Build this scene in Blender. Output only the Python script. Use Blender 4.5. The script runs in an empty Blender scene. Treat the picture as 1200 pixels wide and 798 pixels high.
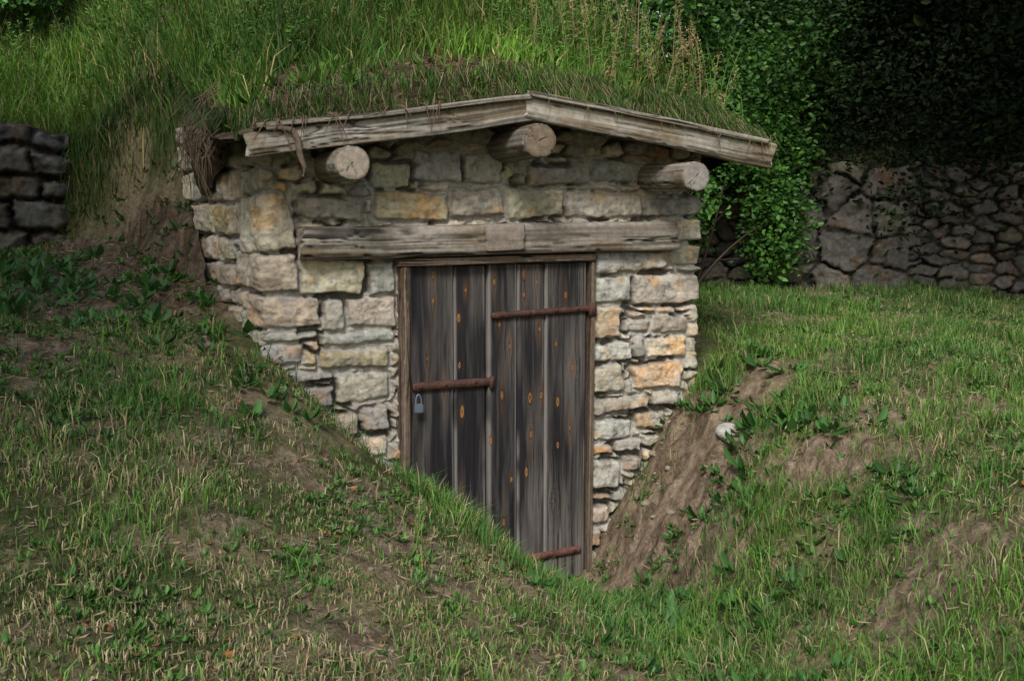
import bpy, bmesh, math, random
import numpy as np
from mathutils import Matrix, Vector
rng=np.random.default_rng(7); random.seed(7)
S=bpy.context.scene
# ------------------------------------------------------------------ helpers
def hsh(i,j,s):
    n=(i.astype(np.int64)*374761393+j.astype(np.int64)*668265263+s*1274126177)&0xffffffff
    n=((n^(n>>13))*1274126177)&0xffffffff
    n=(n^(n>>16))&0xffffff
    return n/float(0xffffff)
def vn(x,y,s=0):
    x=np.asarray(x,float);y=np.asarray(y,float)
    i=np.floor(x);j=np.floor(y);fx=x-i;fy=y-j
    fx=fx*fx*(3-2*fx);fy=fy*fy*(3-2*fy)
    a=hsh(i,j,s);b=hsh(i+1,j,s);c=hsh(i,j+1,s);d=hsh(i+1,j+1,s)
    return (a*(1-fx)+b*fx)*(1-fy)+(c*(1-fx)+d*fx)*fy
def fbm(x,y,s=0,o=4):
    r=0;a=.5;t=0
    for k in range(o):
        r=r+a*vn(x*2**k+17.3*k,y*2**k-9.1*k,s+k);t+=a;a*=.5
    return r/t
def ss(a,b,x):
    t=np.clip((x-a)/(b-a),0,1);return t*t*(3-2*t)
def mix(a,b,t):
    return a*(1-t[...,None])+b*t[...,None]
A=lambda *c:np.array(c,float)

class MB:
    def __init__(s): s.V=[];s.F={3:[],4:[]};s.C=[];s.n=0
    def add(s,V,F,C):
        V=np.asarray(V,float).reshape(-1,3)
        C=np.asarray(C,float)
        if C.ndim==1: C=np.tile(C,(len(V),1))
        C=C.reshape(-1,3)
        for f in F:
            f=np.asarray(f,np.int64)
            if len(f): s.F[f.shape[1]].append(f+s.n)
        s.V.append(V);s.C.append(C);s.n+=len(V)
    def build(s,name,mat,parent=None,smooth=True):
        V=np.concatenate(s.V);C=np.concatenate(s.C)
        me=bpy.data.meshes.new(name)
        t=np.concatenate(s.F[3]) if s.F[3] else np.zeros((0,3),np.int64)
        q=np.concatenate(s.F[4]) if s.F[4] else np.zeros((0,4),np.int64)
        me.vertices.add(len(V));me.vertices.foreach_set("co",V.astype(np.float32).ravel())
        L=np.concatenate([t.ravel(),q.ravel()]).astype(np.int32)
        st=np.concatenate([np.arange(len(t))*3,len(t)*3+np.arange(len(q))*4]).astype(np.int32)
        me.loops.add(len(L));me.loops.foreach_set("vertex_index",L)
        me.polygons.add(len(st));me.polygons.foreach_set("loop_start",st)
        me.update(calc_edges=True)
        if smooth: me.polygons.foreach_set("use_smooth",np.ones(len(st),bool))
        at=me.color_attributes.new("Col","FLOAT_COLOR","POINT")
        at.data.foreach_set("color",np.concatenate([np.clip(C,0,1),np.ones((len(C),1))],1).astype(np.float32).ravel())
        me.materials.append(mat)
        ob=bpy.data.objects.new(name,me);S.collection.objects.link(ob)
        if parent: ob.parent=parent
        return ob
def gridF(n,m,keep=None,flip=False):
    i,j=np.meshgrid(np.arange(n-1),np.arange(m-1),indexing='ij')
    a=i*m+j;F=np.stack([a,a+m,a+m+1,a+1],-1)
    if flip: F=F[...,::-1]
    if keep is not None:
        k=keep[:-1,:-1]&keep[1:,:-1]&keep[:-1,1:]&keep[1:,1:]
        F=F[k]
    return F.reshape(-1,4)
def empty(name):
    e=bpy.data.objects.new(name,None);S.collection.objects.link(e);return e

def vcmat(name,rough=.85,nscale=60,vary=.35,bump=.3,bdist=.01,bscale=None,trans=0,spec=.25,stretch=None):
    m=bpy.data.materials.new(name);m.use_nodes=True;N=m.node_tree.nodes;L=m.node_tree.links
    b=N["Principled BSDF"];b.inputs["Roughness"].default_value=rough
    b.inputs["Specular IOR Level"].default_value=spec
    at=N.new("ShaderNodeAttribute");at.attribute_name="Col"
    out=at.outputs["Color"]
    if vary>0:
        tc=N.new("ShaderNodeTexCoord");mp=N.new("ShaderNodeMapping");L.new(tc.outputs["Object"],mp.inputs[0])
        if stretch: mp.inputs["Scale"].default_value=stretch
        nz=N.new("ShaderNodeTexNoise");nz.inputs["Scale"].default_value=nscale;nz.inputs["Detail"].default_value=6;nz.inputs["Roughness"].default_value=.65
        L.new(mp.outputs[0],nz.inputs["Vector"])
        mr=N.new("ShaderNodeMapRange");mr.inputs["From Min"].default_value=.3;mr.inputs["From Max"].default_value=.7
        mr.inputs["To Min"].default_value=1-vary;mr.inputs["To Max"].default_value=1+vary
        L.new(nz.outputs["Fac"],mr.inputs["Value"])
        vm=N.new("ShaderNodeVectorMath");vm.operation='SCALE';L.new(out,vm.inputs[0]);L.new(mr.outputs[0],vm.inputs["Scale"]);out=vm.outputs[0]
        if bump>0:
            n2=N.new("ShaderNodeTexNoise");n2.inputs["Scale"].default_value=bscale or nscale*1.3;n2.inputs["Detail"].default_value=7;n2.inputs["Roughness"].default_value=.7
            L.new(mp.outputs[0],n2.inputs["Vector"])
            bp=N.new("ShaderNodeBump");bp.inputs["Strength"].default_value=bump;bp.inputs["Distance"].default_value=bdist
            L.new(n2.outputs["Fac"],bp.inputs["Height"]);L.new(bp.outputs[0],b.inputs["Normal"])
    L.new(out,b.inputs["Base Color"])
    if trans>0:
        tr=N.new("ShaderNodeBsdfTranslucent");L.new(out,tr.inputs["Color"])
        mx=N.new("ShaderNodeMixShader");mx.inputs[0].default_value=trans
        L.new(b.outputs[0],mx.inputs[1]);L.new(tr.outputs[0],mx.inputs[2]);L.new(mx.outputs[0],N["Material Output"].inputs["Surface"])
    return m
M_stone=vcmat("weathered_sandstone",.9,28,.3,.7,.014,60)
M_rub=vcmat("rubble_stone",.92,22,.35,.7,.015,50)
M_soil=vcmat("soil",.95,35,.45,1.,.025,50,spec=.1)
M_wood=vcmat("weathered_wood",.8,30,.3,.6,.005,60,spec=.2)
M_plank=vcmat("door_planks",.6,12,.22,.4,.004,20,spec=.3,stretch=(14,14,.8))
M_iron=vcmat("rusty_iron",.75,70,.5,.5,.003,120,spec=.4)
M_lawn=vcmat("lawn_blades",.6,6,.0,0,trans=0,spec=.25)
M_grass=vcmat("grass_blades",.55,6,.0,0,trans=.3,spec=.3)
M_leaf=vcmat("leaves",.5,6,0,0,trans=.3,spec=.35)
M_dleaf=vcmat("dark_leaves",.6,6,0,0,trans=0,spec=.2)
M_bark=vcmat("bark",.9,25,.4,.7,.02,40)

# facade elevation drawing -> metres on the plane y=const
def elev(u,v,y=0.):
    a=(u-600)/1300;b=(399-v)/1300
    t=(5.69+y)/(.9263-.3584*a+.1161*b)
    return -2.09+t*(.3556+.9336*a+.0446*b), 2.08+t*(-.1244+.9922*b)

# ------------------------------------------------------------------ terrain
TX=A(-14,-6,-4,-3,-2.2,-1.6,-1.24,-.9,-.6,-.35,-.1,.2,.5,.7,.95,1.2,1.5,2.2,4,8,20)
TY=A(-30,-6,-3.5,-2.2,-1.2,-.5,0,1.2,2.2,3.5,8,30)
TZ=np.array([
[.6,.6,.6,.6,.5,.5,.45,.45,.45,.5,.55,.6,.7,.8,.9,.95,1,1,1,1,1],
[1.3,1.1,.9,.75,.5,.5,.45,.45,.45,.45,.5,.6,.75,.9,1.,1.05,1.1,1.1,1.1,1.1,1.1],
[1.6,1.3,1.1,.92,.75,.62,.55,.48,.43,.38,.38,.5,.68,.85,.96,1.05,1.1,1.12,1.14,1.15,1.15],
[1.8,1.5,1.25,1.05,.87,.74,.63,.53,.44,.36,.29,.28,.38,.55,.76,.92,1.05,1.13,1.16,1.15,1.15],
[1.9,1.65,1.45,1.28,1.12,1.,.86,.68,.52,.40,.28,.12,.16,.36,.66,.92,1.08,1.17,1.18,1.15,1.15],
[2.,1.75,1.55,1.42,1.32,1.2,1.08,.86,.62,.44,.2,-.06,-.05,.2,.52,.88,1.12,1.2,1.2,1.15,1.15],
[2.1,1.8,1.6,1.5,1.43,1.36,1.3,.92,.62,.3,-.14,-.14,-.14,.2,.54,.95,1.18,1.22,1.2,1.17,1.15],
[2.2,1.85,1.68,1.62,1.64,1.70,1.75,1.2,.5,.3,-.1,-.1,-.1,.3,.8,1.2,1.25,1.25,1.22,1.2,1.2],
[2.3,1.9,1.75,1.68,1.85,2.1,2.2,2,1.5,1,1,1,1,1.2,1.3,1.3,1.3,1.28,1.25,1.2,1.2],
[2.3,2.,1.8,1.8,1.9,2.1,2.2,2,1.5,1.5,1.5,1.5,1.5,1.5,1.5,1.4,1.35,1.3,1.25,1.2,1.2],
[2.3,2.1,2.,1.9,1.9,1.9,2.,2,1.5,1.5,1.5,1.5,1.5,1.5,1.5,1.4,1.35,1.3,1.2,1.2,1.2],
[2.3,2.1,2.,1.9,1.9,1.9,2.,2,1.5,1.5,1.5,1.5,1.5,1.5,1.5,1.4,1.35,1.3,1.2,1.2,1.2]])
gx=np.arange(-14,20.01,.05);gy=np.arange(-12,12.01,.05)
r1=np.array([np.interp(gx,TX,row) for row in TZ])
G=np.array([np.interp(gy,TY,r1[:,k]) for k in range(len(gx))])
def blur(G,r):
    k=np.exp(-np.linspace(-2,2,2*r+1)**2/2);k/=k.sum()
    for ax in (0,1):
        P=np.pad(G,[(r,r) if a==ax else (0,0) for a in (0,1)],mode='edge')
        G=sum(k[i]*np.take(P,np.arange(i,i+G.shape[ax]),axis=ax) for i in range(2*r+1))
    return G
G=blur(G,3)
def T0(x,y):
    fx=np.clip((x+14)/.05,0,len(gx)-1.001);fy=np.clip((y+12)/.05,0,len(gy)-1.001)
    i=fx.astype(int);j=fy.astype(int);fx=fx-i;fy=fy-j
    return (G[i,j]*(1-fx)+G[i+1,j]*fx)*(1-fy)+(G[i,j+1]*(1-fx)+G[i+1,j+1]*fx)*fy
def blob(x,y,cx,cy,rx,ry,ns=0):
    n=(fbm(x*4,y*4,40+ns)-.5)*1.1
    return ss(1.25,.75,np.sqrt(((x-cx)/rx)**2+((y-cy)/ry)**2)+n)
def dirt(x,y):
    d=blob(x,y,.90,-.3,.36,.7,1)
    d=np.maximum(d,blob(x,y,.60,-1.05,.22,.5,2)*.85)
    d=np.maximum(d,blob(x,y,-1.8,1.35,.65,1.2,3)*.95)
    d=np.maximum(d,blob(x,y,.25,-.2,.45,.35,4))
    d=np.maximum(d,blob(x,y,-2.4,-.3,.35,.25,5)*.9)
    d=np.maximum(d,blob(x,y,1.15,-1.5,.16,.22,6)*.8)
    d=np.maximum(d,blob(x,y,.75,-2.6,.16,.18,7)*.7)
    d=np.maximum(d,blob(x,y,-.9,-1.6,.3,.16,8)*.65)
    d=np.maximum(d,blob(x,y,-.45,-2.2,.3,.14,9)*.6)
    d=np.maximum(d,blob(x,y,-1.5,-1.0,.3,.14,10)*.6)
    d=np.maximum(d,ss(.55,.71,fbm(x*2.2,y*2.2,77))*.7)
    return d
def T(x,y):
    x=np.asarray(x,float);y=np.asarray(y,float)
    near=ss(-.9,-.3,y)*ss(1.,.5,abs(x-.1))
    d=dirt(x,y);bank=ss(.55,.75,x)*ss(1.35,1.1,x)*ss(-1.9,-1.2,y)*ss(.6,.2,y)
    cl=(1-abs(fbm(x*5.5,y*5.5,9)-.5)*4)
    return T0(x,y)+(fbm(x*1.6,y*1.6,3)-.5)*.10*(1-near)+(fbm(x*7,y*7,5)-.5)*(.035+.06*d)+(fbm(x*22,y*22,8,3)-.5)*(.014+.035*d)+bank*cl*.08+bank*(fbm(x*13,y*13,19)-.5)*.09
WL0=A(2.4,4.75);WL1=A(9.5,-.67);WD=(WL1-WL0)/np.linalg.norm(WL1-WL0);WN=A(WD[1],-WD[0])
def dwall(x,y): return -((x-WL0[0])*WN[0]+(y-WL0[1])*WN[1])
def yfront(x):
    return np.interp(x,[-50,-2.35,-2.25,-1.9,-1.452,-1.448,1.548,1.552,2.0,2.4],[2.5,2.5,2.3,2.0,1.5,-.34,-.34,2.1,2.9,4.85])-np.clip(x-2.4,0,60)*.763
def gable(x): return 2.615-np.where(x<.06,.135*(.06-x),.155*(x-.06))
def hill(x,y):
    x=np.asarray(x,float);y=np.asarray(y,float)
    rise=np.interp(y,[-.34,-.2,0,.6,1.5,3,6,12,30,90],[.02,.10,.17,.40,.74,1.25,2.2,3.4,5,6])
    cap=np.interp(x,[-.4,.5,1.6],[9,.95,.6]);rise=np.where(rise>cap,cap+(rise-cap)*.12,rise)
    rise=rise*(1-.65*ss(.45,0,np.minimum(x+1.42,1.52-x))*ss(2.2,1.2,y))
    gm=gable(np.clip(x,-1.6,1.7));gw=ss(3.,.6,y)
    Mz=gm*gw+2.55*(1-gw)+rise
    Lz=2.42+np.clip(y-2.5,-.6,60)*.52;Lz=np.minimum(Lz,4.6+.04*y)
    Rz=2.36+np.clip(dwall(x,y),-.3,7)*.25
    wl=ss(-1.3,-2.3,x)*ss(.8,1.8,y);wr=ss(1.6,3.2,x)
    z=Mz*(1-wl)+Lz*wl;z=z*(1-wr)+Rz*wr
    d=y-yfront(x)
    side=(x<-1.449)|(x>1.549)
    dd=np.clip(-d,0,5);z=z-np.where(side,dd*.95+.3*ss(0,.15,dd),0)
    inset=np.minimum(np.minimum(x+1.42,1.52-x),y+.34)
    z=z-np.where(~side&(y<.9),ss(.14,0,inset)*.05,0)
    rg=np.where(side,ss(0,.2,dd),0)
    return z+(fbm(x*2,y*2,13)-.5)*.14*ss(-.3,.6,y)+(fbm(x*9,y*9,15)-.5)*(.05+.12*rg)+(fbm(x*25,y*25,16,3)-.5)*(.025+.05*rg)
def hdirt(x,y):
    e=ss(.42,.05,y+(fbm(x*3,y*3,21)-.5)*.8)*((x>-1.45)&(x<1.55))
    e=e*(1-.9*ss(-.1,.4,x+(fbm(x*3,y*3,23)-.5)*.8))
    s=ss(-.08,-.35,y-yfront(x))*(.75+.25*ss(.4,.6,fbm(x*5,y*5,24)))
    return np.maximum(e,s)
def axis(a,b,c,d,st,grow=1.25):
    mid=list(np.arange(b,c+1e-6,st));l=[];x=b;s=st
    while x>a: s*=grow;x-=s;l.append(x)
    r=[];x=mid[-1];s=st
    while x<d: s*=grow;x+=s;r.append(x)
    return np.array(l[::-1]+mid+r)
def soilcol(x,y,d):
    n=fbm(x*5,y*5,31);n2=fbm(x*30,y*30,33,3)
    sh=x.shape+(3,)
    c=mix(np.broadcast_to(A(.13,.095,.065),sh),np.broadcast_to(A(.29,.225,.16),sh),ss(.3,.7,n2))
    g=mix(np.broadcast_to(A(.07,.085,.032),sh),np.broadcast_to(A(.21,.18,.10),sh),ss(.35,.65,n))
    return mix(g,c,np.clip(d*1.3,0,1))
ax=axis(-80,-4.2,6.,90,.028);ay=axis(-60,-4.2,3.0,80,.028)
X,Y=np.meshgrid(ax,ay,indexing='ij')
Z=T(X,Y);C=soilcol(X,Y,dirt(X,Y));C=mix(C,C*.6,ss(-1.2,-1.6,X)*ss(.2,.9,Y))  # soil of the left bank darkened: its shadow is painted into the colour
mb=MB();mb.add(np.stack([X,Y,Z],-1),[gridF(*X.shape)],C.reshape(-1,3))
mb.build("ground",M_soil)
ax=axis(-80,-3.6,4.2,90,.035);ay=np.concatenate([np.arange(-.34,3.6,.035),axis(3.6,3.61,3.62,90,.05,1.2)[2:]])
ax=ax[(abs(ax+1.44)>.03)&(abs(ax-1.54)>.03)];ax=np.sort(np.concatenate([ax,[-1.46,-1.42,1.52,1.56]]))
X,Y=np.meshgrid(ax,ay,indexing='ij');Z=hill(X,Y)
d=Y-yfront(X);inside=(X>=-1.43)&(X<=1.53)
keep=inside|((d>-1.2)&(Y>.4)&(X<2.1))|((X>=2.1)&(dwall(X,Y)>.03))
hd=hdirt(X,Y);C=soilcol(X,Y,hd);C=mix(C,C*.45,ss(.4,1,hd))  # dark brown soil; on the left slope painted-in shadow as well
rg=ss(-.02,-.3,d)*(~inside)
Y2=Y+rg*(fbm(X*7,Z*7,26)-.5)*.22;X2=X+rg*(fbm(Y*7,Z*7,27)-.5)*.10
F=gridF(*X.shape,keep=keep)
vx=X.ravel()[F];vy=Y.ravel()[F]
cliff=(((vx.min(1)<-1.44)&(vx.max(1)>-1.43))|((vx.min(1)<1.53)&(vx.max(1)>1.54)))&(vy.min(1)<1.6)
mb=MB();mb.add(np.stack([X2,Y2,Z],-1),[F[~cliff]],C.reshape(-1,3))
for xe,sg in ((-1.42,-1),(1.52,1)):
    ys=np.arange(-.34,1.75,.03);n=9;t=np.linspace(0,1,n)
    yy,tt=np.meshgrid(ys,t,indexing='ij')
    zt=hill(np.full(yy.shape,xe),yy);zb=float(gable(xe))-.30-.0*yy
    zb=np.where(yy<.1,float(gable(xe))-.06,zb+ss(.9,.1,yy)*.22)
    z=zt*(1-tt)+zb*tt
    bul=np.sin(tt*np.pi)*.06+(fbm(yy*8,z*8,28)-.5)*.14*ss(0,.15,tt)*ss(-.34,-.2,yy)
    xx=xe+sg*bul
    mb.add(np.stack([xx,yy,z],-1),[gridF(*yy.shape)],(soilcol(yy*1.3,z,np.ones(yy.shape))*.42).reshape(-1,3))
mb.build("hill",M_soil)

# ------------------------------------------------------------------ stone cellar
cellar=empty("stone_cellar")
PAL=[A(.37,.335,.27),A(.43,.385,.30),A(.45,.41,.325),A(.33,.31,.275),A(.39,.365,.315),A(.44,.38,.27),A(.35,.34,.31)]
def stonewall(path,U,V,rects,courses=None,vor=None,pal=PAL,mortar=A(.39,.375,.34),dep=(.018,.045),seed=1,keepf=None,crisp=.013,rough=.012,warp=1.,light=.45):
    r=np.random.default_rng(seed)
    u,v=np.meshgrid(U,V,indexing='ij')
    wu=u+((fbm(u*9,v*9,seed+50)-.5)*.035+(fbm(u*35,v*35,seed+53,3)-.5)*.016)*warp
    wv=v+((fbm(u*8,v*8,seed+51)-.5)*.03+(fbm(u*35,v*35,seed+54,3)-.5)*.014)*warp
    best=np.full(u.shape,-1.);idn=np.zeros(u.shape,int);props=[]
    def sdf(rc,inset):
        x0,y0,x1,y1=rc;cx=(x0+x1)/2;cy=(y0+y1)/2;hx=(x1-x0)/2-inset;hy=(y1-y0)/2-inset
        an=r.normal(0,.035);tx=r.normal(0,.12);ty=r.normal(0,.06)
        a=wu-cx;b=wv-cy
        a2=a+b*an;b2=b-a*an
        rr=min(.018,hy*.5,hx*.5)
        qx=np.abs(a2)-(hx+b2*tx*.5-rr);qy=np.abs(b2)-(hy+a2*ty*.5-rr)
        return -(np.hypot(np.maximum(qx,0),np.maximum(qy,0))+np.minimum(np.maximum(qx,qy),0)-rr)
    for rc in rects:
        ins=sdf(rc[:4],.003)
        m=ins>best;best=np.where(m,ins,best);idn=np.where(m,len(props),idn)
        props.append((rc[4] if len(rc)>4 and rc[4] is not None else pal[r.integers(len(pal))]))
    lst=best.copy()
    if courses is not None:
        for (u0,u1,v0,v1,hmin,hmax,wmin,wmax) in courses:
            z=v0
            while z<v1:
                h=r.uniform(hmin,hmax);x=u0-r.uniform(0,.2)
                while x<u1:
                    w=r.uniform(wmin,wmax)*(.6+h/hmax*.5)
                    ins=np.minimum(sdf((x,z,x+w,z+h),.006),-lst-.010)
                    m=ins>best;best=np.where(m,ins,best);idn=np.where(m,len(props),idn)
                    props.append(pal[r.integers(len(pal))]);x+=w
                z+=h
    if vor:
        for (u0,u1,v0,v1,sz,asp) in vor:
            P=[]
            for a_ in np.arange(u0,u1,sz):
                for b_ in np.arange(v0,v1,sz/asp):
                    P.append((a_+r.uniform(-.5,.5)*sz,b_+r.uniform(-.5,.5)*sz/asp))
            f1=np.full(u.shape,9.);f2=f1.copy();ii=np.zeros(u.shape,int)
            for k,(a_,b_) in enumerate(P):
                dd=np.hypot(wu-a_,(wv-b_)*asp)
                n1=dd<f1;f2=np.where(n1,f1,np.minimum(f2,dd));ii=np.where(n1,k,ii);f1=np.where(n1,dd,f1)
            ins=np.minimum((f2-f1)/2-.006,-lst-.010)
            ins=np.where((u>=u0)&(u<=u1),ins,-1)
            m=ins>best;base=len(props);best=np.where(m,ins,best);idn=np.where(m,base+ii,idn)
            for _ in P: props.append(pal[r.integers(len(pal))])
    n=len(props);PC=np.array(props)*r.uniform(.78,1.18,(n,1))*(1+r.normal(0,.03,(n,3)))
    D=r.uniform(*dep,n)
    face=ss(-.002,crisp,best+(fbm(u*40,v*40,seed+7,3)-.5)*.01)
    rf=(fbm(u*14+idn*3.1,v*14,seed+9,5)-.5)
    fac=np.abs(fbm(u*7+idn*5.3,v*9,seed+19,3)-.5)*2
    strat=(fbm(u*6+idn*1.7,v*60+u*4,seed+29,3)-.5)
    pil=np.clip(best/.04,0,1)**.5*.010
    h=face*(D[idn]+pil+rf*rough*3.2-fac*rough*1.5+strat*.006)+(1-face)*((fbm(u*12,v*12,seed+11)-.5)*.02+(fbm(u*50,v*50,seed+12,2)-.5)*.008)
    n1=fbm(u*10+idn*2.3,v*10,seed+21);n2=fbm(u*45,v*45,seed+23,3);n3=fbm(u*3,v*3,seed+25)
    sc=PC[idn]*(.66+.68*n1[...,None])
    sc=mix(sc,sc*A(1.12,.88,.64),ss(.56,.75,fbm(u*6+idn*7.7,v*6,seed+27)))
    sc=mix(sc,np.broadcast_to(A(.13,.125,.115),sc.shape),ss(.56,.75,n2)*.55)
    sc=mix(sc,np.broadcast_to(A(.50,.49,.46),sc.shape),ss(.60,.74,fbm(u*16,v*16,seed+37))*light)
    mc=mortar*(.68+.5*n2[...,None])*(.78+.35*n3[...,None])
    smear=ss(.56,.66,fbm(u*7,v*7,seed+30))*ss(.035,.0,best)
    col=mix(mc,sc,face*(1-.8*smear))
    gap=ss(.48,.58,fbm(u*8+4,v*8,seed+35))*(1-face)
    h=h-gap*.04;col=mix(col,col*.38,gap)
    px,py,nx,ny=path(u)
    P=np.stack([px+nx*h,py+ny*h,v],-1)
    return P,col,(None if keepf is None else keepf(u,v))
dL=A(-.17,.985);nL=A(-.985,-.17)
def cpath(u):
    px=np.where(u<-1.24,-1.24+(-1.24-u)*dL[0],np.where(u>1.235,1.235,u))
    py=np.where(u<-1.24,(-1.24-u)*dL[1],np.where(u>1.235,u-1.235,0.))
    wl=ss(.045,-.045,u+1.24);wr=ss(-.045,.045,u-1.235)
    nx=nL[0]*wl+wr;ny=nL[1]*wl-(1-wl)*(1-wr);l=np.hypot(nx,ny)
    return px,py,nx/l,ny/l
Yl=A(.46,.385,.26);Or=A(.45,.33,.21);Gy=A(.32,.315,.29);Tn=A(.43,.385,.30)
raw=[(290,228,342,298,Tn),(283,296,350,342,Tn),(352,300,428,347,A(.38,.35,.27)),(430,303,464,345,Gy),(290,344,375,387,A(.42,.36,.28)),(378,350,404,389),(406,346,464,385,Tn),(310,389,371,402),(373,387,462,406,Gy),(310,403,354,430,Gy),(371,407,455,434,Yl*.9),(338,434,390,450,Gy),(393,435,455,472,A(.36,.34,.29)),(352,452,391,480,Gy),(380,482,418,512),(420,474,456,505,A(.38,.37,.33)),(400,513,420,530),(421,507,455,537),
(343,230,425,258,A(.36,.34,.28)),(438,224,523,261,Yl),(525,219,588,256,A(.40,.37,.30)),(590,220,660,256,A(.42,.39,.32)),(662,226,750,256,A(.36,.34,.29)),(752,231,812,254,A(.25,.24,.22)),(430,190,480,221),(482,175,540,214,A(.34,.34,.32)),(542,180,590,216,A(.36,.35,.32)),(615,194,690,218,A(.30,.29,.27)),(690,188,755,215,A(.30,.30,.28)),(784,255,812,283,Tn),(694,291,780,320,A(.42,.42,.39)),(782,286,810,312,Tn),
(693,323,738,355,A(.43,.41,.36)),(741,320,808,358,A(.44,.41,.35)),(690,359,726,397,Yl*1.02),(729,373,760,390),(762,368,805,391,Tn),(690,399,740,424,A(.44,.42,.37)),(742,393,755,419),(757,392,803,420,Tn),(688,425,730,461,A(.46,.41,.31)),(739,423,797,457,Or),(688,462,758,485,A(.40,.37,.3)),(761,457,792,476),(688,488,740,517,A(.40,.39,.36)),(743,480,778,505),(687,519,716,535,Or*.9),(719,512,750,531),(688,537,725,574,A(.40,.39,.34)),(728,532,748,551),(686,575,716,587,Or*.85),(685,589,712,614),(684,616,702,640),(684,642,700,672)]
rects=[]
for rr in raw:
    x0,zb=elev(max(rr[0],312),rr[3]);x1,zt=elev(rr[2],rr[1])
    if rr[0]<312: x0=-1.24-(312-rr[0])*.013
    if rr[2]>=808: x1=1.32
    rects.append((x0,zb,x1,zt,rr[4] if len(rr)>4 else None))
U=np.concatenate([np.arange(-2.85,-1.3,.010),np.arange(-1.3,1.3,.0065),np.arange(1.3,3.3,.03)])
V=np.arange(-.25,2.52,.0065)
P,C,K=stonewall(cpath,U,V,rects,courses=[(-2.95,-1.26,-.2,2.5,.09,.19,.16,.36),(1.3,3.3,-.2,2.5,.12,.2,.2,.4)],vor=[(-1.26,1.3,-.3,2.6,.13,1.7)],seed=3,
    keepf=lambda u,v:~((u>-.535)&(u<.545)&(v<1.80)))
mb=MB();mb.add(P,[gridF(len(U),len(V),K)],C.reshape(-1,3))
mb.build("stone_walls",M_stone,cellar)
def box(mb,x0,x1,y0,y1,z0,z1,c):
    v=[(x,y,z) for x in(x0,x1) for y in(y0,y1) for z in(z0,z1)]
    mb.add(v,[[(0,1,3,2),(4,6,7,5),(0,4,5,1),(2,3,7,6),(0,2,6,4),(1,5,7,3)]],c)
mb=MB();box(mb,-.56,.57,.08,.5,-.2,1.83,A(.05,.045,.04));mb.build("doorway_core",M_soil,cellar,False)

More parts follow.
